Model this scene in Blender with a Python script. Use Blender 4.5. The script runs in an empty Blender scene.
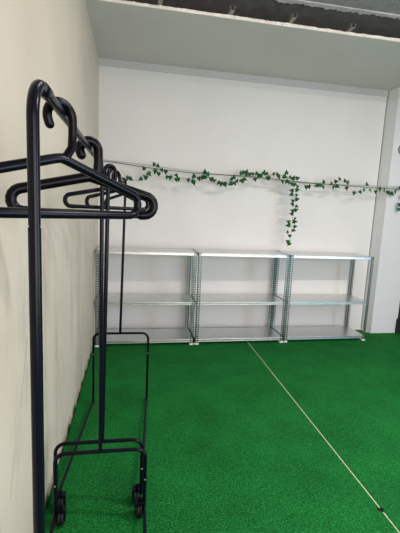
import bpy, math, random
from mathutils import Vector as V, Matrix, Euler
random.seed(7)
scn = bpy.context.scene
COL = scn.collection
PI = math.pi

# ------------------------------------------------------------------ helpers
class MB:
    def __init__(s): s.v = []; s.f = []; s.sm = []
    def face(s, idx, smooth=False): s.f.append(tuple(idx)); s.sm.append(smooth)
    def box(s, x0, x1, y0, y1, z0, z1):
        n = len(s.v)
        s.v += [V((x, y, z)) for z in (z0, z1) for y in (y0, y1) for x in (x0, x1)]
        for q in ((0,2,3,1),(4,5,7,6),(0,1,5,4),(2,6,7,3),(0,4,6,2),(1,3,7,5)):
            s.face([n+i for i in q])
        return s
    def quad(s, *p):
        n = len(s.v); s.v += [V(q) for q in p]; s.face(range(n, n+len(p))); return s
    def tube(s, pts, r, n=14, caps=True, rfun=None):
        pts = [V(p) for p in pts]
        base = len(s.v); m = len(pts)
        t = (pts[1]-pts[0]).normalized()
        a = V((0,0,1)) if abs(t.z) < .9 else V((1,0,0))
        nrm = (a - t*a.dot(t)).normalized()
        for i, p in enumerate(pts):
            if i == 0: tt = (pts[1]-pts[0])
            elif i == m-1: tt = pts[-1]-pts[-2]
            else: tt = (pts[i+1]-pts[i]).normalized() + (pts[i]-pts[i-1]).normalized()
            tt.normalize()
            nrm = (nrm - tt*nrm.dot(tt)).normalized()
            b = tt.cross(nrm)
            rr = rfun(i/(m-1)) if rfun else r
            for k in range(n):
                an = 2*PI*k/n
                s.v.append(p + (nrm*math.cos(an) + b*math.sin(an))*rr)
        for i in range(m-1):
            for k in range(n):
                k2 = (k+1) % n
                s.face((base+i*n+k, base+i*n+k2, base+(i+1)*n+k2, base+(i+1)*n+k), True)
        if caps:
            for st_ in (base, base+(m-1)*n):
                q = len(s.v); s.v += [V(s.v[st_+k]) for k in range(n)]
                s.face(range(q, q+n) if st_ != base else reversed(range(q, q+n)))
        return s
    def lathe(s, o, axis, prof, n=24):
        """prof: list of (radius, distance along axis)"""
        o = V(o); ax = V(axis).normalized()
        a = V((0,0,1)) if abs(ax.z) < .9 else V((1,0,0))
        u = (a-ax*a.dot(ax)).normalized(); w = ax.cross(u)
        base = len(s.v)
        for r, d in prof:
            for k in range(n):
                an = 2*PI*k/n
                s.v.append(o + ax*d + (u*math.cos(an)+w*math.sin(an))*max(r, 1e-4))
        for i in range(len(prof)-1):
            for k in range(n):
                k2 = (k+1) % n
                s.face((base+i*n+k, base+i*n+k2, base+(i+1)*n+k2, base+(i+1)*n+k), True)
        for st_ in (base, base+(len(prof)-1)*n):
            q = len(s.v); s.v += [V(s.v[st_+k]) for k in range(n)]
            s.face(range(q, q+n) if st_ != base else reversed(range(q, q+n)))
        return s
    def build(s, name, mat, parent=None, bevel=0, keep=False):
        me = bpy.data.meshes.new(name)
        me.from_pydata([tuple(p) for p in s.v], [], s.f)
        me.polygons.foreach_set('use_smooth', s.sm)
        me.materials.append(mat); me.update()
        import bmesh
        bm = bmesh.new(); bm.from_mesh(me)
        if not keep: bmesh.ops.recalc_face_normals(bm, faces=bm.faces)
        bm.to_mesh(me); bm.free()
        o = bpy.data.objects.new(name, me); COL.objects.link(o)
        if parent: o.parent = parent
        if bevel:
            b = o.modifiers.new('bevel', 'BEVEL'); b.width = bevel; b.segments = 2; b.limit_method = 'ANGLE'
        return o

def fillet(pts, r, n=7):
    pts = [V(p) for p in pts]; out = [pts[0]]
    for i in range(1, len(pts)-1):
        p = pts[i]; a = pts[i-1]-p; b = pts[i+1]-p
        rr = r[i-1] if isinstance(r, (list, tuple)) else r
        ang = a.angle(b); d = min(rr/math.tan(ang/2), a.length*.49, b.length*.49)
        rr = d*math.tan(ang/2)
        a.normalize(); b.normalize()
        c = p + (a+b).normalized()*(rr/math.sin(ang/2))
        s0 = p+a*d-c; s1 = p+b*d-c; tot = s0.angle(s1)
        ax = s0.cross(s1).normalized()
        for k in range(n+1):
            out.append(c + Matrix.Rotation(tot*k/n, 3, ax) @ s0)
    out.append(pts[-1]); return out

def tag(o, label=None, cat=None, group=None, kind=None):
    if label: o['label'] = label
    if cat: o['category'] = cat
    if group: o['group'] = group
    if kind: o['kind'] = kind
    return o
def empty(name, loc, rz=0):
    o = bpy.data.objects.new(name, None); COL.objects.link(o)
    o.location = loc; o.rotation_euler = (0, 0, rz); o.empty_display_size = .1
    return o
def struct(mb, name, mat, parent=None, bevel=0):
    o = mb.build(name, mat, parent, bevel); o['kind'] = 'structure'; return o
def copy_tree(o, parent=None):
    c = o.copy(); COL.objects.link(c); c.parent = parent
    for ch in list(o.children): copy_tree(ch, c)
    return c

# ------------------------------------------------------------------ materials
def newmat(name):
    m = bpy.data.materials.new(name); m.use_nodes = True
    nt = m.node_tree; return m, nt, nt.nodes['Principled BSDF']
def N(nt, t, **k):
    n = nt.nodes.new(t)
    for a, b in k.items():
        if a in n.inputs.keys() and not hasattr(type(n), a): n.inputs[a].default_value = b
        else: setattr(n, a, b)
    return n
def ramp(nt, fac, stops):
    r = N(nt, 'ShaderNodeValToRGB'); e = r.color_ramp.elements
    while len(e) < len(stops): e.new(.5)
    for i, (p, c) in enumerate(stops):
        e[i].position = p; e[i].color = (*c, 1) if len(c) == 3 else c
    nt.links.new(fac, r.inputs[0]); return r.outputs[0]
def coords(nt, scale=(1,1,1)):
    t = N(nt, 'ShaderNodeTexCoord'); m = N(nt, 'ShaderNodeMapping'); m.inputs['Scale'].default_value = scale
    nt.links.new(t.outputs['Object'], m.inputs[0]); return m.outputs[0]
def noise(nt, vec, scale, detail=3, rough=.55):
    n = N(nt, 'ShaderNodeTexNoise'); n.inputs['Scale'].default_value = scale
    n.inputs['Detail'].default_value = detail; n.inputs['Roughness'].default_value = rough
    nt.links.new(vec, n.inputs['Vector']); return n.outputs['Fac']
def bump(nt, fac, bsdf, strength=.2, dist=.002):
    b = N(nt, 'ShaderNodeBump'); b.inputs['Strength'].default_value = strength; b.inputs['Distance'].default_value = dist
    nt.links.new(fac, b.inputs['Height']); nt.links.new(b.outputs[0], bsdf.inputs['Normal'])
def mix(nt, fac, a, b, mode='MIX'):
    m = N(nt, 'ShaderNodeMix'); m.data_type = 'RGBA'; m.blend_type = mode
    for sock, val in ((m.inputs[0], fac), (m.inputs[6], a), (m.inputs[7], b)):
        if hasattr(val, 'is_output'): nt.links.new(val, sock)
        else: sock.default_value = val if isinstance(val, (int, float)) else (*val, 1)
    return m.outputs[2]
def math_(nt, op, a, b=None, clamp=False):
    m = N(nt, 'ShaderNodeMath'); m.operation = op; m.use_clamp = clamp
    for i, val in enumerate((a, b)):
        if val is None: continue
        if hasattr(val, 'is_output'): nt.links.new(val, m.inputs[i])
        else: m.inputs[i].default_value = val
    return m.outputs[0]

def paint(name, col, var=.05, rough=.6, scale=2.2):
    m, nt, b = newmat(name); c = coords(nt)
    lo = tuple(x*(1-var) for x in col); hi = tuple(min(1, x*(1+var)) for x in col)
    f = noise(nt, c, scale, 5)
    nt.links.new(ramp(nt, f, [(.3, lo), (.7, hi)]), b.inputs['Base Color'])
    b.inputs['Roughness'].default_value = rough; b.inputs['Specular IOR Level'].default_value = .3
    bump(nt, noise(nt, c, 180, 2), b, .12, .001)
    return m
M_back = paint('white_wall_paint', (.70, .685, .665), .025)
M_pil = paint('pilaster_blue_lit_paint', (.66, .675, .70), .03)  # blue of the daylight mixed into the base colour
M_ret = paint('return_blue_lit_paint', (.70, .72, .755), .03)  # return face tinted blue too, standing in for cool daylight
M_trim = paint('grey_trim_paint', (.50, .50, .49), .04)
M_soffit = paint('grey_ceiling_paint', (.56, .55, .515), .03, .75)
M_grey = paint('dark_side_wall_paint', (.16, .16, .16), .04)
M_plain = paint('side_wall_paint', (.45, .45, .43), .04)

def left_wall_mat():
    m, nt, b = newmat('cream_dirty_wall')
    c = coords(nt)
    base = ramp(nt, noise(nt, c, 1.6, 5), [(.3, (.52, .455, .355)), (.7, (.60, .535, .43))])
    # vertical runs of grime
    st = noise(nt, coords(nt, (1, 3.2, .75)), 2.0, 8, .72)
    msk = ramp(nt, st, [(.50, (0, 0, 0)), (.72, (1, 1, 1))])
    sep = N(nt, 'ShaderNodeSeparateXYZ'); nt.links.new(c, sep.inputs[0])
    # grime sits on the lower metre and a half of the wall, between the front and the shelves
    lowz = math_(nt, 'MULTIPLY', math_(nt, 'SUBTRACT', 1.65, sep.outputs[2]), 1.6, True)
    fary = math_(nt, 'MULTIPLY', math_(nt, 'SUBTRACT', sep.outputs[1], .75), 2.2, True)
    g = math_(nt, 'MULTIPLY', math_(nt, 'MULTIPLY', msk, lowz), fary)
    col = mix(nt, math_(nt, 'MULTIPLY', g, .7), base, (.30, .285, .25))
    # fine scuffs, drawn along slanting streaks
    mp = N(nt, 'ShaderNodeMapping'); mp.inputs['Rotation'].default_value = (.42, 0, 0); mp.inputs['Scale'].default_value = (1, 26, 1.6)
    tc = N(nt, 'ShaderNodeTexCoord'); nt.links.new(tc.outputs['Object'], mp.inputs[0])
    sc = ramp(nt, noise(nt, mp.outputs[0], 1.3, 4, .6), [(.70, (0, 0, 0)), (.78, (1, 1, 1))])
    col = mix(nt, math_(nt, 'MULTIPLY', math_(nt, 'MULTIPLY', sc, lowz), .5), col, (.20, .19, .17))
    # three scratches: distance to a segment in the wall's own Y-Z plane
    def seg(y0, z0, y1, z1, w):
        L = math.hypot(y1-y0, z1-z0); dy, dz = (y1-y0)/L, (z1-z0)/L
        py = math_(nt, 'SUBTRACT', sep.outputs[1], y0); pz = math_(nt, 'SUBTRACT', sep.outputs[2], z0)
        al = math_(nt, 'ADD', math_(nt, 'MULTIPLY', py, dy), math_(nt, 'MULTIPLY', pz, dz))
        ac = math_(nt, 'ABSOLUTE', math_(nt, 'SUBTRACT', math_(nt, 'MULTIPLY', py, dz), math_(nt, 'MULTIPLY', pz, dy)))
        over = math_(nt, 'ABSOLUTE', math_(nt, 'SUBTRACT', al, L/2))
        over = math_(nt, 'MAXIMUM', math_(nt, 'SUBTRACT', over, L/2), 0)
        d = math_(nt, 'ADD', ac, math_(nt, 'MULTIPLY', over, .5))
        return math_(nt, 'SUBTRACT', 1, math_(nt, 'DIVIDE', d, w), True)
    tot = None
    for a in SCRATCHES:
        s_ = seg(*a); tot = s_ if tot is None else math_(nt, 'MAXIMUM', tot, s_)
    col = mix(nt, math_(nt, 'MULTIPLY', tot, .75), col, (.10, .10, .09))
    # tan chipped strip low down
    chip = math_(nt, 'MULTIPLY', math_(nt, 'SUBTRACT', .075, sep.outputs[2]), 40, True)
    chip = math_(nt, 'MULTIPLY', chip, ramp(nt, noise(nt, c, 30, 3), [(.42, (0,0,0)), (.52, (1,1,1))]))
    col = mix(nt, chip, col, (.42, .30, .19))
    nt.links.new(col, b.inputs['Base Color'])
    b.inputs['Roughness'].default_value = .55; b.inputs['Specular IOR Level'].default_value = .3
    bump(nt, noise(nt, c, 60, 4), b, .15, .002)
    return m
SCRATCHES = [(.905, .60, .962, .69, .005), (1.70, .62, 1.60, .95, .004), (1.32, .70, 1.42, .92, .005),
             (1.18, .45, 1.24, .58, .004), (2.0, .5, 1.93, .75, .004), (1.05, 1.0, 1.10, 1.2, .004)]
M_left = left_wall_mat()

def concrete(name, c0, c1):
    m, nt, b = newmat(name); c = coords(nt)
    f = noise(nt, c, 9, 8, .65)
    nt.links.new(ramp(nt, f, [(.3, c0), (.7, c1)]), b.inputs['Base Color'])
    b.inputs['Roughness'].default_value = .9
    bump(nt, noise(nt, c, 40, 6), b, .6, .01); return m
M_slab = concrete('shaded_concrete', (.13, .13, .115), (.22, .22, .20))  # slab in shade above the dropped ceiling, its darkness put into the colour
M_plaster = concrete('crumbled_plaster', (.55, .54, .50), (.92, .90, .84))
M_front_slab = concrete('lit_grey_render', (.33, .33, .31), (.45, .45, .42))  # same slab where room light reaches it, made paler by colour
M_board = concrete('plasterboard_edge', (.74, .64, .55), (.95, .91, .85))
M_screed = concrete('floor_screed', (.66, .59, .45), (.82, .75, .60))

def carpet_mat():
    m, nt, b = newmat('artificial_grass'); c = coords(nt)
    fine = noise(nt, c, 120, 5, .85)
    big = noise(nt, c, 3.2, 4, .6)
    mid = noise(nt, c, 38, 4, .7)
    a = ramp(nt, fine, [(.36, (.0008, .030, .005)), (.50, (.0040, .132, .021)), (.66, (.034, .37, .080))])
    k = ramp(nt, big, [(.3, (.70, .74, .72)), (.7, (1.12, 1.10, 1.1))])
    k2 = ramp(nt, mid, [(.3, (.70, .70, .70)), (.7, (1.18, 1.18, 1.18))])
    col = mix(nt, 1.0, mix(nt, 1.0, a, k, 'MULTIPLY'), k2, 'MULTIPLY')
    # a few dark blots of dirt
    bl = ramp(nt, noise(nt, c, 7.5, 2, .4), [(.735, (0, 0, 0)), (.80, (1, 1, 1))])
    col = mix(nt, math_(nt, 'MULTIPLY', bl, .5), col, (.004, .02, .006))
    nt.links.new(col, b.inputs['Base Color'])
    b.inputs['Roughness'].default_value = .8; b.inputs['Specular IOR Level'].default_value = .12
    bump(nt, fine, b, .8, .006); return m
M_carpet = carpet_mat()

def simple(name, col, rough=.5, metal=0, spec=.5, coat=0, bstr=0, bscale=200):
    m, nt, b = newmat(name); c = coords(nt)
    lo = tuple(x*.9 for x in col); hi = tuple(x*1.1 for x in col)
    nt.links.new(ramp(nt, noise(nt, c, 25, 3), [(.3, lo), (.7, hi)]), b.inputs['Base Color'])
    b.inputs['Roughness'].default_value = rough; b.inputs['Metallic'].default_value = metal
    b.inputs['Specular IOR Level'].default_value = spec; b.inputs['Coat Weight'].default_value = coat
    if bstr: bump(nt, noise(nt, c, bscale, 2), b, bstr, .0005)
    return m
M_black = simple('black_powder_coat', (.0025, .003, .008), .25, 0, .15, 0, .05, 900)
M_hang = simple('black_hanger_plastic', (.0025, .002, .0045), .26, 0, .12)
M_rubber = simple('black_rubber', (.006, .006, .007), .55, 0, .2)
M_bolt = simple('bolt_steel', (.30, .30, .30), .35, 1)
M_foot = simple('white_plastic_foot', (.75, .75, .72), .5)
M_white_cable = simple('pale_cable_sheath', (.42, .42, .42), .5)
M_dark_cable = simple('dark_cable_sheath', (.10, .10, .10), .5)
M_stem = simple('ivy_stem', (.12, .16, .08), .6)
M_dark = simple('matte_black_paint', (.006, .006, .007), .7)
M_lamp = simple('pale_fixture', (.55, .55, .53), .3, .2)
M_lamp_dark = simple('dark_fixture_rim', (.03, .03, .03), .4)
M_chan = simple('galvanised_channel', (.32, .32, .29), .5, .6)
def zinc_mat(name, c0, c1):
    m, nt, b = newmat(name); c = coords(nt)
    vo = N(nt, 'ShaderNodeTexVoronoi'); vo.inputs['Scale'].default_value = 110
    nt.links.new(c, vo.inputs['Vector'])
    sp = N(nt, 'ShaderNodeSeparateXYZ'); nt.links.new(vo.outputs['Color'], sp.inputs[0])
    nt.links.new(ramp(nt, sp.outputs[0], [(0, c0), (1, c1)]), b.inputs['Base Color'])
    b.inputs['Metallic'].default_value = 1
    nt.links.new(ramp(nt, sp.outputs[1], [(0, (.30,)*3), (1, (.38,)*3)]), b.inputs['Roughness'])
    return m
M_zinc = zinc_mat('galvanised_sheet', (.62, .625, .62), (.76, .77, .76))
M_post = zinc_mat('galvanised_angle', (.11, .155, .14), (.18, .23, .215))  # green reflection of the carpet is put into this base colour
def leaf_mat():
    m, nt, b = newmat('ivy_leaf'); c = coords(nt)
    nt.links.new(ramp(nt, noise(nt, c, 22, 3), [(.3, (.004, .040, .008)), (.7, (.016, .125, .022))]), b.inputs['Base Color'])
    b.inputs['Roughness'].default_value = .5; b.inputs['Specular IOR Level'].default_value = .15; return m
M_leaf = leaf_mat()

# ------------------------------------------------------------------ camera (1.42 m above the carpet)
cam = bpy.data.cameras.new('camera'); co = bpy.data.objects.new('camera', cam); COL.objects.link(co)
Rv = V((0.98516133, -0.16525151, 0.04635828)); Uv = V((-0.02067947, 0.15384857, 0.98787802)); Fv = V((0.17038049, 0.97417789, -0.14814834))
mw = Matrix(((Rv.x, Uv.x, -Fv.x, 0), (Rv.y, Uv.y, -Fv.y, 0), (Rv.z, Uv.z, -Fv.z, 1.42), (0, 0, 0, 1)))
co.matrix_world = mw
cam.sensor_fit = 'VERTICAL'; cam.sensor_height = 36; cam.sensor_width = 27; cam.lens = 370.46/533*36
cam.clip_start = .02; cam.clip_end = 100
scn.camera = co

# ------------------------------------------------------------------ the setting
Z_SOF = 2.92; Y_B = 4.2; Y_EDGE = 3.09; Z_SLAB = 3.25
XR = 2.888
def lx(y): return -.393 - .0075*(y-1.0)              # the left wall runs very slightly off square
struct(MB().box(-.6, 4.6, -2.2, 4.6, -.10, -.004), 'floor', M_screed)
w = MB(); w.quad((lx(-2), -2, -.1), (lx(4.35), 4.35, -.1), (lx(4.35), 4.35, 3.4), (lx(-2), -2, 3.4))
w.quad((lx(-2)-.12, -2, -.1), (lx(-2)-.12, -2, 3.4), (lx(4.35)-.12, 4.35, 3.4), (lx(4.35)-.12, 4.35, -.1))
w.quad((lx(-2), -2, 3.4), (lx(4.35), 4.35, 3.4), (lx(4.35)-.12, 4.35, 3.4), (lx(-2)-.12, -2, 3.4))
struct(w, 'wall_left', M_left)
wb = MB().box(-.55, XR-.012, Y_B, Y_B+.12, -.1, 3.4)                # board stops short of the corner: open joint
wb.box(XR-.012, XR+.05, Y_B+.05, Y_B+.12, -.1, 3.4)
struct(wb, 'wall_back', M_back)
rt = MB(); P4 = ((XR, Y_B+.05), (XR, Y_B), (2.928, 4.061), (2.96, 4.061), (2.96, Y_B+.05))
for z in (-.1, Z_SOF+.012): rt.v += [V((x, y, z)) for x, y in P4]
for k in range(5): rt.face((k, (k+1) % 5, 5+(k+1) % 5, 5+k))
rt.face((4, 3, 2, 1, 0)); rt.face((5, 6, 7, 8, 9))
struct(rt, 'trim_1', M_ret)       # return face of the pilaster
struct(MB().box(2.926, 3.285, 4.06, 4.32, -.1, Z_SOF+.3), 'wall_right_pilaster', M_pil, bevel=.004)
struct(MB().box(-.43, XR-.014, Y_B-.012, Y_B+.001, Z_SOF-.070, Z_SOF), 'trim_2', M_trim)     # batten under the ceiling
# dropped ceiling, cut off at its front edge: two boards on channels
struct(MB().box(-.5, 4.5, Y_EDGE, 4.4, Z_SOF, Z_SOF+.013), 'ceiling', M_soffit)
def ragged(y0, x0, x1, z0, z1, depth, amp, step=.02):
    m = MB(); x = x0; prev = None
    n = int((x1-x0)/step)
    top = []
    o = 0
    for i in range(n+1):
        o = .7*o + random.uniform(-amp, amp)
        X = x0+(x1-x0)*i/n
        yy = y0 + o
        zz0 = z0 + random.uniform(0, .002)
        b = len(m.v)
        m.v += [V((X, yy, zz0)), V((X, yy+random.uniform(-.003, .003), z1)), V((X, y0+depth, z1)), V((X, y0+depth, z0))]
        if i:
            for a_, c_ in ((0,1),(1,2),(2,3),(3,0)): m.face((b-4+a_, b-4+c_, b+c_, b+a_))
    return m
struct(ragged(Y_EDGE-.004, -.42, 4.4, Z_SOF+.001, Z_SOF+.013, .02, .0015), 'trim_3', M_board)
struct(ragged(Y_EDGE+.006, -.42, 4.4, Z_SOF+.0145, Z_SOF+.028, .9, .004), 'trim_4', M_board)
struct(MB().box(-.5, 4.5, -2.2, 4.5, Z_SLAB, Z_SLAB+.15), 'ceiling_slab', M_slab)
struct(ragged(3.33, -.42, 4.4, Z_SLAB-.026, Z_SLAB-.002, -.055, .012, .009), 'trim_5', M_plaster)
struct(MB().box(-.42, 4.4, -2.0, 3.285, Z_SLAB-.018, Z_SLAB-.0005), 'ceiling_render', M_front_slab)
# rest of the room, out of frame: right wall, dark doorway past the pilaster, shop window behind the camera
struct(MB().box(4.3, 4.42, -2.2, 4.5, -.1, 3.4), 'wall_right', M_grey)
w2_ = MB()
for y in (-.68, .84): w2_.box(4.25, 4.299, y, y+.04, 0, 2.2)
w2_.box(4.25, 4.299, -.64, .84, 2.16, 2.2)
struct(w2_, 'added_light_frame', M_dark)  # made-up frame around the added blue light on the right wall
struct(MB().box(3.285, 4.3, 4.28, 4.40, 2.1, 3.4), 'wall_back_lintel', M_plain)
struct(MB().box(3.29, 4.3, 4.30, 4.36, -.0, 2.1), 'doorway_dark_panel', M_dark)  # black panel stands in for the darkness of the opening
struct(MB().box(3.285, 3.33, 4.055, 4.30, .0, 2.1), 'trim_6', M_dark)
struct(MB().box(3.263, 3.33, 4.035, 4.054, .0, .19), 'baseboard_right', M_dark)
fw = MB()
fw.box(-.55, .4, -1.4, -1.3, -.1, 3.4); fw.box(2.8, 4.4, -1.4, -1.3, -.1, 3.4)
fw.box(.4, 2.8, -1.4, -1.3, -.1, .6); fw.box(.4, 2.8, -1.4, -1.3, 2.2, 3.4)
struct(fw, 'wall_front', M_plain)
wf = MB()
for a in (.4, 1.58, 2.76): wf.box(a, a+.04, -1.38, -1.32, .6, 2.2)
wf.box(.44, 2.76, -1.38, -1.32, .6, .64); wf.box(.44, 2.76, -1.38, -1.32, 2.16, 2.2)
struct(wf, 'window_1', M_dark)

# green carpets, butted along a pale seam
def seam(y): return 1.2215 + .0102*(y-1.4)
def carpet(x0f, x1f, name):
    m = MB(); n = 60; b = 0
    for i in range(n+1):
        y = -1.9 + (Y_B+.0-.005+1.9)*i/n
        for x in (x0f(y), x1f(y)):
            m.v += [V((x, y, 0)), V((x, y, -.004))]
        if i:
            q = 4*i; p = q-4
            m.face((p, q, q+2, p+2)); m.face((p+1, p+3, q+3, q+1)); m.face((p, p+1, q+1, q)); m.face((p+2, q+2, q+3, p+3))
    m.face((0, 2, 3, 1)); q = 4*n; m.face((q, q+1, q+3, q+2))
    return m.build(name, M_carpet)
c1 = carpet(lambda y: lx(y)+.003, lambda y: seam(y)-.0025, 'artificial_grass_carpet')
tag(c1, 'green artificial grass carpet left of the pale seam, under the clothes racks', 'carpet', 'green carpets')
c2 = carpet(lambda y: seam(y)+.0025, lambda y: 2.88 if y > 4.05 else 4.29, 'artificial_grass_carpet')
tag(c2, 'green artificial grass carpet right of the pale seam, running to the pilaster', 'carpet', 'green carpets')
struct(MB().quad((seam(-1.8)-.0025, -1.8, -.0006), (seam(-1.8)+.0025, -1.8, -.0006), (seam(4.1)+.0025, 4.1, -.0006), (seam(4.1)-.0025, 4.1, -.0006)), 'trim_7', M_screed)
# torn, turned-up pile along the left wall
fr = MB()
y = .2
while y < 3.66:
    for k in range(2):
        h = random.uniform(.010, .034)*(.35+1.1*max(0, math.sin(y*31)+.7*math.sin(y*53+1)))
        x0 = lx(y)+random.uniform(.003, .012); wd = random.uniform(.002, .005)
        tip = V((lx(y)+random.uniform(.002, .008), y+random.uniform(-.008, .008), h))
        fr.quad((x0, y-wd, 0), (x0, y+wd, 0), tip); fr.quad((x0+.002, y-wd, 0), tip, (x0+.002, y+wd, 0))
    y += .0035
tag(fr.build('carpet_pile_fringe', M_carpet), 'frayed green pile of the carpet edge, turned up against the left wall', 'carpet pile', kind='stuff')
# scorched blot on the seam
bm_ = MB(); pts = []
for k in range(22):
    a = 2*PI*k/22; r = .013*random.uniform(.6, 1.5); pts.append(V((seam(1.45)+r*math.cos(a)*1.3, 1.452+r*math.sin(a), .0012)))
n0 = len(pts); bm_.v = pts + [V((p.x, p.y, -.001)) for p in pts]
bm_.face(range(n0))
for k in range(n0): bm_.face((k, (k+1) % n0, n0+(k+1) % n0, n0+k))
tag(bm_.build('dirt_clump', M_rubber), 'small black clump of dirt stuck on the pale carpet seam', 'dirt')

# ------------------------------------------------------------------ metal channels poking out over the ceiling edge
for i, (x, which) in enumerate(((.138, 'leftmost'), (.690, 'second from left'), (1.185, 'third from left'), (1.70, 'rightmost'))):
    m = MB(); y0, y1 = Y_EDGE-.085+.02*(i % 2), Y_EDGE+.5; z0 = Z_SOF+.030; t = .002; wd = .016
    m.box(x-wd, x+wd, y0, y1, z0, z0+t)
    m.box(x-wd, x-wd+t, y0, y1, z0+t, z0+.03); m.box(x+wd-t, x+wd, y0, y1, z0+t, z0+.03)
    m.box(x-wd-.009, x-wd, y0, y1, z0+.028, z0+.03); m.box(x+wd, x+wd+.009, y0, y1, z0+.028, z0+.03)
    o = m.build('ceiling_channel', M_chan)
    tag(o, 'grey metal channel end above the broken ceiling edge, %s of four' % which, 'metal channel', 'channels carrying the dropped ceiling')

# ------------------------------------------------------------------ round fixture on the pilaster
fx = empty('wall_lamp', (3.066, 4.06, 2.243))
tag(fx, 'round grey wall lamp high on the pilaster at the right edge', 'lamp')
MB().lathe((0, 0, 0), (0, -1, 0), [(.062, 0), (.064, .004), (.064, .010), (.061, .014)], 32).build('rim', M_lamp_dark, fx)
MB().lathe((0, -.013, 0), (0, -1, 0), [(.061, 0), (.060, .012), (.056, .022), (.045, .034), (.028, .042), (.001, .046)], 32).build('dome', M_lamp, fx)

# ------------------------------------------------------------------ galvanised shelving units
def make_unit(W, D=.38):
    root = empty('shelving_unit', (0, 0, 0))
    H = .992; pw = .034; t = .002
    def post(sx, sy):
        # slotted angle; corner at (0,0), flanges run inwards
        m = MB()
        for fl in (0, 1):
            def strip(a0, a1, z0, z1):
                a0, a1 = sorted((a0, a1))
                if fl == 0: m.box(*sorted((sx*a0, sx*a1)), *sorted((0, sy*t)), z0, z1)
                else: m.box(*sorted((0, sx*t)), *sorted((sy*a0, sy*a1)), z0, z1)
            strip(0, .008, .012, H); strip(.027, pw, .012, H)
            z = .012; p = .0255
            while z < H:
                strip(.008, .027, z, min(z+p*.40, H)); z += p
        return m
    for x, y, sx, sy in ((0, 0, 1, 1), (W, 0, -1, 1), (0, D, 1, -1), (W, D, -1, -1)):
        o = post(sx, sy).build('post', M_post, root); o.location = (x, y, 0)
        f = MB()
        f.box(*sorted((-sx*.004, sx*.040)), *sorted((-sy*.004, sy*.040)), .0005, .018)
        f.build('foot', M_foot, o, .002)
    for zt in (.990, .468, .060):
        m = MB(); a = .0025; lip = .030
        x0, x1, y0, y1 = a, W-a, a, D-a
        m.box(x0, x1, y0, y1, zt-.0015, zt)
        m.box(x0, x1, y0, y0+.0015, zt-lip, zt-.0015); m.box(x0, x1, y1-.0015, y1, zt-lip, zt-.0015)
        m.box(x0, x0+.0015, y0+.0015, y1-.0015, zt-lip, zt-.0015); m.box(x1-.0015, x1, y0+.0015, y1-.0015, zt-lip, zt-.0015)
        m.box(x0, x1, y0+.0015, y0+.012, zt-lip, zt-lip+.0015)
        m.tube([(x0, y0+.003, zt-.0035), (x1, y0+.003, zt-.0035)], .0045, 12)
        m.tube([(x0, y0+.003, zt-lip+.003), (x1, y0+.003, zt-lip+.003)], .004, 12)
        sh = m.build('shelf', M_zinc, root)
        for x in (.016, W-.016):
            b = MB().lathe((x, -.001, zt-.014), (0, -1, 0), [(.006, 0), (.006, .003), (.003, .005)], 8)
            b.build('bolt', M_bolt, sh)
    return root
for (x0, y0, W, lab) in ((-.392, 3.728, 1.012, 'galvanised steel shelving unit with three bare shelves, standing in the left corner'),
                         (.640, 3.752, 1.004, 'galvanised steel shelving unit with three bare shelves, middle of the row'),
                         (1.660, 3.780, 1.014, 'galvanised steel shelving unit with three bare shelves, nearest the pilaster')):
    u = make_unit(W); u.location = (x0, y0, 0); u.rotation_euler.z = math.radians(1.2)
    tag(u, lab, 'shelf', 'empty metal shelving units along the back wall')

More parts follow.
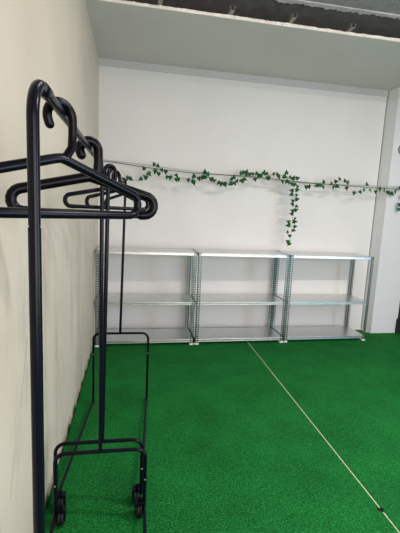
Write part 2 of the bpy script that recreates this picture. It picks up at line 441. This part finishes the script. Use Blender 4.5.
# ------------------------------------------------------------------ clothes racks
def make_rack(near, far, caster_end, label, TR, ZR):
    """near / far: dicts with pole top, pole bottom, left and right foot (x, y) and U height"""
    root = empty('clothes_rack', ((near['c'][0]+far['c'][0])/2, (near['c'][1]+far['c'][1])/2, 0))
    inv = V(root.location)
    L = lambda p: V(p)-inv
    tn, tf = near['top'], far['top']
    split = 1.39
    # top: one bent tube, the upper ends of both poles and the rail between them
    def lerp(a, b, z, z0, z1):
        k = (z-z0)/(z1-z0); return (a[0]+(b[0]-a[0])*k, a[1]+(b[1]-a[1])*k, z)
    pn = lerp(near['c'], tn, split, near['u'], ZR); pf = lerp(far['c'], tf, split, far['u'], ZR)
    path = fillet([L(pn), L((tn[0], tn[1], ZR)), L((tf[0], tf[1], ZR)), L(pf)], .050, 12)
    MB().tube(path, TR, 18).build('rail', M_black, root)
    for a, b in ((tn, tf), (tf, tn)):                     # sleeves where the bends plug into the rail
        a = L((a[0], a[1], ZR)); b = L((b[0], b[1], ZR)); d = (b-a).normalized()
        MB().tube([a+d*.052, a+d*.054, a+d*.082, a+d*.084], TR, 18, rfun=lambda t: TR+(.0016 if .2 < t < .8 else .0003)).build('sleeve', M_black, root)
    for e, p in ((near, pn), (far, pf)):
        mb = MB(); a = L((e['c'][0], e['c'][1], e['u'])); b = L(p); d = (b-a).normalized()
        mb.tube([a, b-d*.0022], TR+.0005, 18)
        mb.tube([b-d*.004, b+d*.004], TR-.001, 18)
        mb.build('pole', M_black, root)
    for e, cast in ((near, caster_end == 'near'), (far, caster_end == 'far')):
        l, r = e['l'], e['r']; zb = e['zb']; u = e['u']
        pts = fillet([L((l[0], l[1], zb)), L((l[0], l[1], u)), L((r[0], r[1], u)), L((r[0], r[1], zb))], .045, 8)
        fr_ = MB().tube(pts, .0085, 14).build('end_frame', M_black, root)
        for q, s in ((l, 1), (r, -1)):
            b = MB().lathe(L((q[0], q[1]-.0085, u-.15)), (0, -1, 0), [(.0045, 0), (.0045, .002), (.002, .0035)], 10)
            tag(b.build('bolt', M_bolt, fr_), 'small steel bolt head')
            if cast:
                x = q[0]+s*.022; y = q[1]+.004
                c = MB(); c.lathe(L((x-.014, y, .034)), (1, 0, 0), [(.028, 0), (.033, .003), (.034, .006), (.034, .010), (.031, .0125), (.031, .0155), (.034, .018), (.034, .022), (.033, .025), (.028, .028)], 24)
                wh = c.build('caster', M_rubber, root)
                k = MB(); k.box(*[v for p_ in ((x-.021-inv.x, x-.0155-inv.x), (y-.014-inv.y, y+.014-inv.y), (.024, .074)) for v in p_])
                k.box(x+.0155-inv.x, x+.021-inv.x, y-.014-inv.y, y+.014-inv.y, .024, .074)
                k.box(x-.021-inv.x, x+.021-inv.x, y-.016-inv.y, y+.016-inv.y, .072, .080)
                k.tube([L((x, y, .078)), L((x, y, .10))], .006, 10)
                k.tube([L((x, y, .095)), L((q[0], q[1], .095))], .006, 10)
                k.build('fork', M_black, wh, .001)
            else:
                f = MB().lathe(L((q[0], q[1], .0005)), (0, 0, 1), [(.011, 0), (.012, .003), (.012, .02), (.0095, .024)], 16)
                f.build('foot_cap', M_rubber, root)
    for side in ('l', 'r'):
        a, b = near[side], far[side]
        MB().tube([L((a[0], a[1], near['zr'])), L((b[0], b[1], far['zr']))], .0085, 14).build('floor_bar', M_black, root)
    tag(root, label, 'clothes rack', 'black clothes racks along the left wall')
    return root
make_rack(dict(c=(-.1385, .528), top=(-.134, .528), l=(-.325, .53), r=(.066, .53), u=.50, zb=.02, zr=.022),
          dict(c=(-.139, 1.545), top=(-.139, 1.545), l=(-.330, 1.545), r=(.060, 1.545), u=.348, zb=.05, zr=.055),
          'far', 'black tubular clothes rack nearest the camera, with its pole in the foreground', .0080, 1.58)
make_rack(dict(c=(-.138, 1.632), top=(-.122, 1.645), l=(-.346, 1.632), r=(.047, 1.632), u=.338, zb=.05, zr=.055),
          dict(c=(-.101, 2.600), top=(-.080, 2.600), l=(-.286, 2.600), r=(.098, 2.600), u=.530, zb=.02, zr=.022),
          'near', 'black tubular clothes rack behind the nearest one, reaching towards the shelves', .0085, 1.58)

# ------------------------------------------------------------------ coat hangers
def make_hanger(r, r2, er, e, rail_r, zb):
    root = empty('coat_hanger', (0, 0, 0))
    hr = .026
    # hook, neck (origin = axis of the rail; the hook's top inside rests on it)
    oz = -(hr-r*.92) + rail_r + .0002
    arc = []
    for k in range(15):
        a = math.radians(205 - 205*k/14)
        arc.append(V((hr*math.cos(a), 0, oz + hr*math.sin(a))))
    tip = arc[0] + V((.002, 0, -.004))
    hook = [tip] + arc + [V((hr, 0, -.035)), V((hr-.002, 0, -.058)), V((.013, 0, -.073)), V((.004, 0, -.080))]
    hk = MB().tube(hook, r*.92, 14)
    hk.lathe(tip, tip-hook[1], [(r*.92*math.cos(a*PI/12), r*.92*math.sin(a*PI/12)) for a in range(7)], 14)
    hk.build('hook', M_hang, root)
    # body: two shoulders and round ends
    zc = zb+er
    pts = [V((-.155, 0, zb))]
    for k in range(9):
        a = math.radians(270 - 160*k/8); pts.append(V((-e+er*math.cos(a), 0, zc+er*math.sin(a))))
    pts += [V((-.012, 0, -.081)), V((0, 0, -.0785)), V((.012, 0, -.081))]
    for k in range(9):
        a = math.radians(70 - 160*k/8); pts.append(V((e+er*math.cos(a), 0, zc+er*math.sin(a))))
    pts.append(V((.155, 0, zb)))
    MB().tube(pts, r, 14).build('shoulders', M_hang, root)
    MB().tube([V((-.157, 0, zb)), V((.157, 0, zb))], r2, 14).build('trouser_bar', M_hang, root)
    return root
h0 = make_hanger(.0086, .0088, .024, .180, .0080, -.177)
hw = make_hanger(.0142, .0105, .030, .172, .0080, -.182)
h1 = make_hanger(.0088, .0080, .024, .177, .0085, -.165)
grp = 'black coat hangers on the clothes racks'
def railx1(y): return -.135 - .004*(y-.53)/1.015
def railx2(y): return -.122 + .042*(y-1.645)/.955
spots = [(railx1(.712), .712, 48, 'black plastic coat hanger hanging nearest the foreground pole'),
         (railx1(1.125), 1.125, 20.8, 'black plastic coat hanger with wide round ends, second from the foreground pole'),
         (railx2(1.70), 1.70, 33, 'black coat hanger just beyond the near rack, first on the far rack'),
         (railx2(1.97), 1.97, 52, 'black coat hanger on the far rack, between its two neighbours there'),
         (railx2(2.42), 2.42, 62, 'black coat hanger farthest back on the far rack, closest to the shelves')]
for i, (x, y, a, lab) in enumerate(spots):
    o = (h0, hw, h1)[i] if i < 3 else copy_tree(h1)
    o.location = (x, y, 1.58); o.rotation_euler.z = math.radians(a)
    tag(o, lab, 'hanger', grp)

# ------------------------------------------------------------------ cables and ivy along the back wall
LEAVES={'A':[(0.164,1.883),(0.203,1.87),(0.059,1.835),(0.177,1.802),(0.216,1.779),(0.118,1.773),(0.076,1.745),(0.027,1.718),(-0.069,1.712),(-0.103,1.717),(0.246,1.82),(0.287,1.804),(0.301,1.753),(0.336,1.75),(0.404,1.785),(0.401,1.733),(0.425,1.735),(0.535,1.734),(0.584,1.789),(0.578,1.728),(0.59,1.713),(0.648,1.758),(0.704,1.84),(0.687,1.782),(0.712,1.773),(0.677,1.765),(0.74,1.816),(0.773,1.766),(0.79,1.761),(0.816,1.754),(0.86,1.725),(0.892,1.714),(0.92,1.721),(0.943,1.707),(0.992,1.725),(1.014,1.73),(1.045,1.732),(1.0,1.782),(1.027,1.802),(1.068,1.765),(1.113,1.768),(1.128,1.765),(1.158,1.783)],'B':[(1.102,1.852),(1.13,1.862),(1.164,1.867),(1.16,1.835),(1.202,1.847),(1.241,1.849),(1.278,1.858),(1.266,1.786),(1.327,1.842),(1.338,1.829),(1.3,1.821),(1.369,1.873),(1.396,1.865),(1.412,1.811),(1.428,1.808),(1.485,1.866),(1.514,1.867),(1.617,1.887),(1.543,1.833),(1.609,1.837),(1.675,1.841),(1.712,1.833),(1.759,1.835),(1.586,1.781),(1.635,1.784),(1.657,1.78)],'C':[(1.689,1.769),(1.727,1.757),(1.77,1.745),(1.765,1.704),(1.695,1.693),(1.697,1.649),(1.771,1.646),(1.775,1.6),(1.716,1.582),(1.717,1.545),(1.781,1.522),(1.771,1.483),(1.725,1.473),(1.723,1.436),(1.773,1.385),(1.77,1.351),(1.689,1.348),(1.694,1.304),(1.775,1.294),(1.77,1.251),(1.692,1.228),(1.713,1.189),(1.706,1.121),(1.721,1.092)],'D':[(1.867,1.735),(1.9,1.742),(1.995,1.765),(2.043,1.768),(2.076,1.749),(2.071,1.815),(2.171,1.793),(2.214,1.827),(2.267,1.86),(2.201,1.75),(2.253,1.77),(2.337,1.843),(2.377,1.826),(2.367,1.752)],'E':[(2.457,1.702),(2.615,1.822),(2.582,1.754),(2.542,1.72),(2.673,1.748),(2.741,1.734),(2.787,1.763),(2.845,1.766),(2.895,1.734),(2.958,1.725),(2.986,1.739),(3.045,1.809),(3.076,1.551),(3.077,1.606),(3.099,1.695)]}
STEMS={'A':[(-0.173,1.81),(-0.121,1.743),(-0.028,1.703),(0.054,1.738),(0.125,1.799),(0.207,1.83),(0.313,1.805),(0.421,1.765),(0.55,1.752),(0.69,1.787),(0.812,1.757),(0.925,1.722),(1.036,1.744),(1.146,1.793)],'B':[(1.076,1.816),(1.165,1.843),(1.279,1.844),(1.394,1.84),(1.51,1.853),(1.628,1.838),(1.726,1.801)],'C':[(1.713,1.811),(1.726,1.735),(1.727,1.591),(1.739,1.457),(1.74,1.31),(1.733,1.184),(1.726,1.092)],'D':[(1.788,1.782),(1.898,1.761),(2.042,1.78),(2.189,1.789),(2.283,1.833),(2.374,1.805)],'E':[(2.375,1.794),(2.472,1.72),(2.569,1.759),(2.67,1.765),(2.787,1.76),(2.894,1.742),(2.985,1.747),(3.046,1.785),(3.085,1.694),(3.079,1.6),(3.08,1.541)]}
WIRE=[(-0.404,1.88),(-0.194,1.869),(0.124,1.84),(0.656,1.816),(1.212,1.819),(1.799,1.794),(2.414,1.784),(3.06,1.78)]
WIRE2=[(-0.404,1.895),(-0.194,1.884),(0.123,1.865),(0.655,1.832),(1.213,1.808),(1.799,1.786),(2.412,1.798),(3.056,1.809)]
YW = 4.02
def spline(p, n=8):
    out = []
    P = [p[0]] + list(p) + [p[-1]]
    for i in range(1, len(P)-2):
        for k in range(n):
            t = k/n; a, b, c, d = (V(q) for q in P[i-1:i+3])
            out.append(.5*((2*b)+(c-a)*t+(2*a-5*b+4*c-d)*t*t+(3*b-a-3*c+d)*t**3))
    out.append(V(P[-2])); return out
w1 = [(x, YW, z) for x, z in WIRE] + [(3.9, YW, 1.78), (4.299, YW, 1.79)]; w1[0] = (lx(YW)+.001, YW, WIRE[0][1])
w2 = [(x, YW+.014, z) for x, z in WIRE2] + [(3.9, YW+.014, 1.82), (4.299, YW+.014, 1.83)]; w2[0] = (lx(YW)+.001, YW+.014, WIRE2[0][1])
tag(MB().tube(spline(w1), .0045, 8).build('cable', M_dark_cable), 'dark thin cable strung across the back wall, carrying the ivy', 'cable', 'cables strung along the back wall')
tag(MB().tube(spline(w2), .0045, 8).build('cable', M_white_cable), 'pale thin cable strung beside the dark one across the back wall', 'cable', 'cables strung along the back wall')

LEAF = [(0, 0), (.16, -.16), (.40, -.14), (.34, .10), (.56, .30), (.30, .40), (.20, .62), (0, 1.0),
        (-.20, .62), (-.30, .40), (-.56, .30), (-.34, .10), (-.40, -.14), (-.16, -.16)]
def add_leaf(m, c, size, rot, tilt, yaw):
    R_ = Euler((tilt, 0, yaw)).to_matrix() @ Matrix.Rotation(rot, 3, 'Y')
    n = len(m.v); k = len(LEAF)
    for dy in (0, .0012):
        m.v.append(V(c)+R_ @ V((0, dy-.06*size, .38*size-.4*size)))
        for x, z in LEAF:
            cup = .22*abs(x)**1.3*size + .12*max(0, z-.5)*size
            m.v.append(V(c) + R_ @ V((x*size, dy+cup, (z-.4)*size)))
    for i in range(k):
        j = (i+1) % k
        m.face((n, n+1+i, n+1+j), True); m.face((n+k+1, n+k+2+j, n+k+2+i), True)
        m.face((n+1+i, n+k+2+i, n+k+2+j, n+1+j))
names = dict(A='green ivy garland looped along the left half of the cables',
             B='thick green ivy garland on the cables above the hanging strand',
             C='green ivy strand hanging straight down from the cables above the shelves',
             D='short green ivy garland on the cables right of the hanging strand',
             E='sparse green ivy garland crossing the corner and pilaster at right')
for key, lv in LEAVES.items():
    st = [(x, YW-.012 + .008*math.sin(9*i+ord(key)), z) for i, (x, z) in enumerate(STEMS[key])]
    root = empty('ivy_garland', st[0])
    org = V(st[0])
    sp = spline(st, 8)
    smb = MB().tube([p-org for p in sp], .0016, 6)
    lm = MB()
    for x, z in lv:
        c = V((x, YW-.018+random.uniform(-.012, .010), z))
        near = min(sp, key=lambda q: (q-c).length)
        d = c-near
        smb.tube([near-org, (near+c)/2-org+V((0, -.006, .004)), c-org+V((0, .004, 0))], .0011, 5)
        rot = math.atan2(d.x, d.z) if d.length > .012 else random.uniform(-PI, PI)
        add_leaf(lm, c-org, random.uniform(.043, .057), rot+random.uniform(-.5, .5), random.uniform(-.5, .35), random.uniform(-.6, .6))
    smb.build('stem', M_stem, root)
    lm.build('foliage', M_leaf, root)
    tag(root, names[key], 'garland', 'artificial ivy garlands on the back wall')

# ------------------------------------------------------------------ light: shop window behind the camera, ceiling tubes, added blue side light
def area(name, loc, rot, sx, sy, power, col):
    l = bpy.data.lights.new(name, 'AREA'); l.shape = 'RECTANGLE'; l.size = sx; l.size_y = sy; l.energy = power; l.color = col
    o = bpy.data.objects.new(name, l); COL.objects.link(o); o.location = loc; o.rotation_euler = rot; return o
area('window_daylight', (1.6, -1.29, 1.4), (PI/2, 0, 0), 2.3, 1.5, 38, (1.0, .89, .82))
area('added_blue_light', (4.285, .1, 1.15), (PI/2, 0, PI/2), 1.5, 2.0, 46, (.58, .73, 1.0))  # added unseen source that tints the right side blue
for (x, y, rz, p) in ((2.7, 1.0, 0, 40), (.55, 1.75, PI/2, 4)):
    t = empty('ceiling_light', (x, y, Z_SLAB-.018))
    tag(t, 'white ceiling tube light ' + ('above the middle of the carpet' if y < 1 else 'above the clothes racks'), 'lamp', 'ceiling tube lights')
    MB().box(-.62, .62, -.05, .05, -.05, -.0005).build('housing', M_foot, t)
    t.rotation_euler.z = rz
    area('tube_light', (x, y, Z_SLAB-.075), (0, 0, rz), 1.2, .09, p, (1.0, .93, .88))
wd = bpy.data.worlds.new('world'); scn.world = wd; wd.use_nodes = True
wd.node_tree.nodes['Background'].inputs[0].default_value = (.75, .82, 1, 1)
wd.node_tree.nodes['Background'].inputs[1].default_value = .15

scn.view_settings.view_transform = 'Standard'; scn.view_settings.look = 'None'
scn.view_settings.gamma = 1; scn.view_settings.use_curve_mapping = False
scn.view_settings.exposure = 1.26
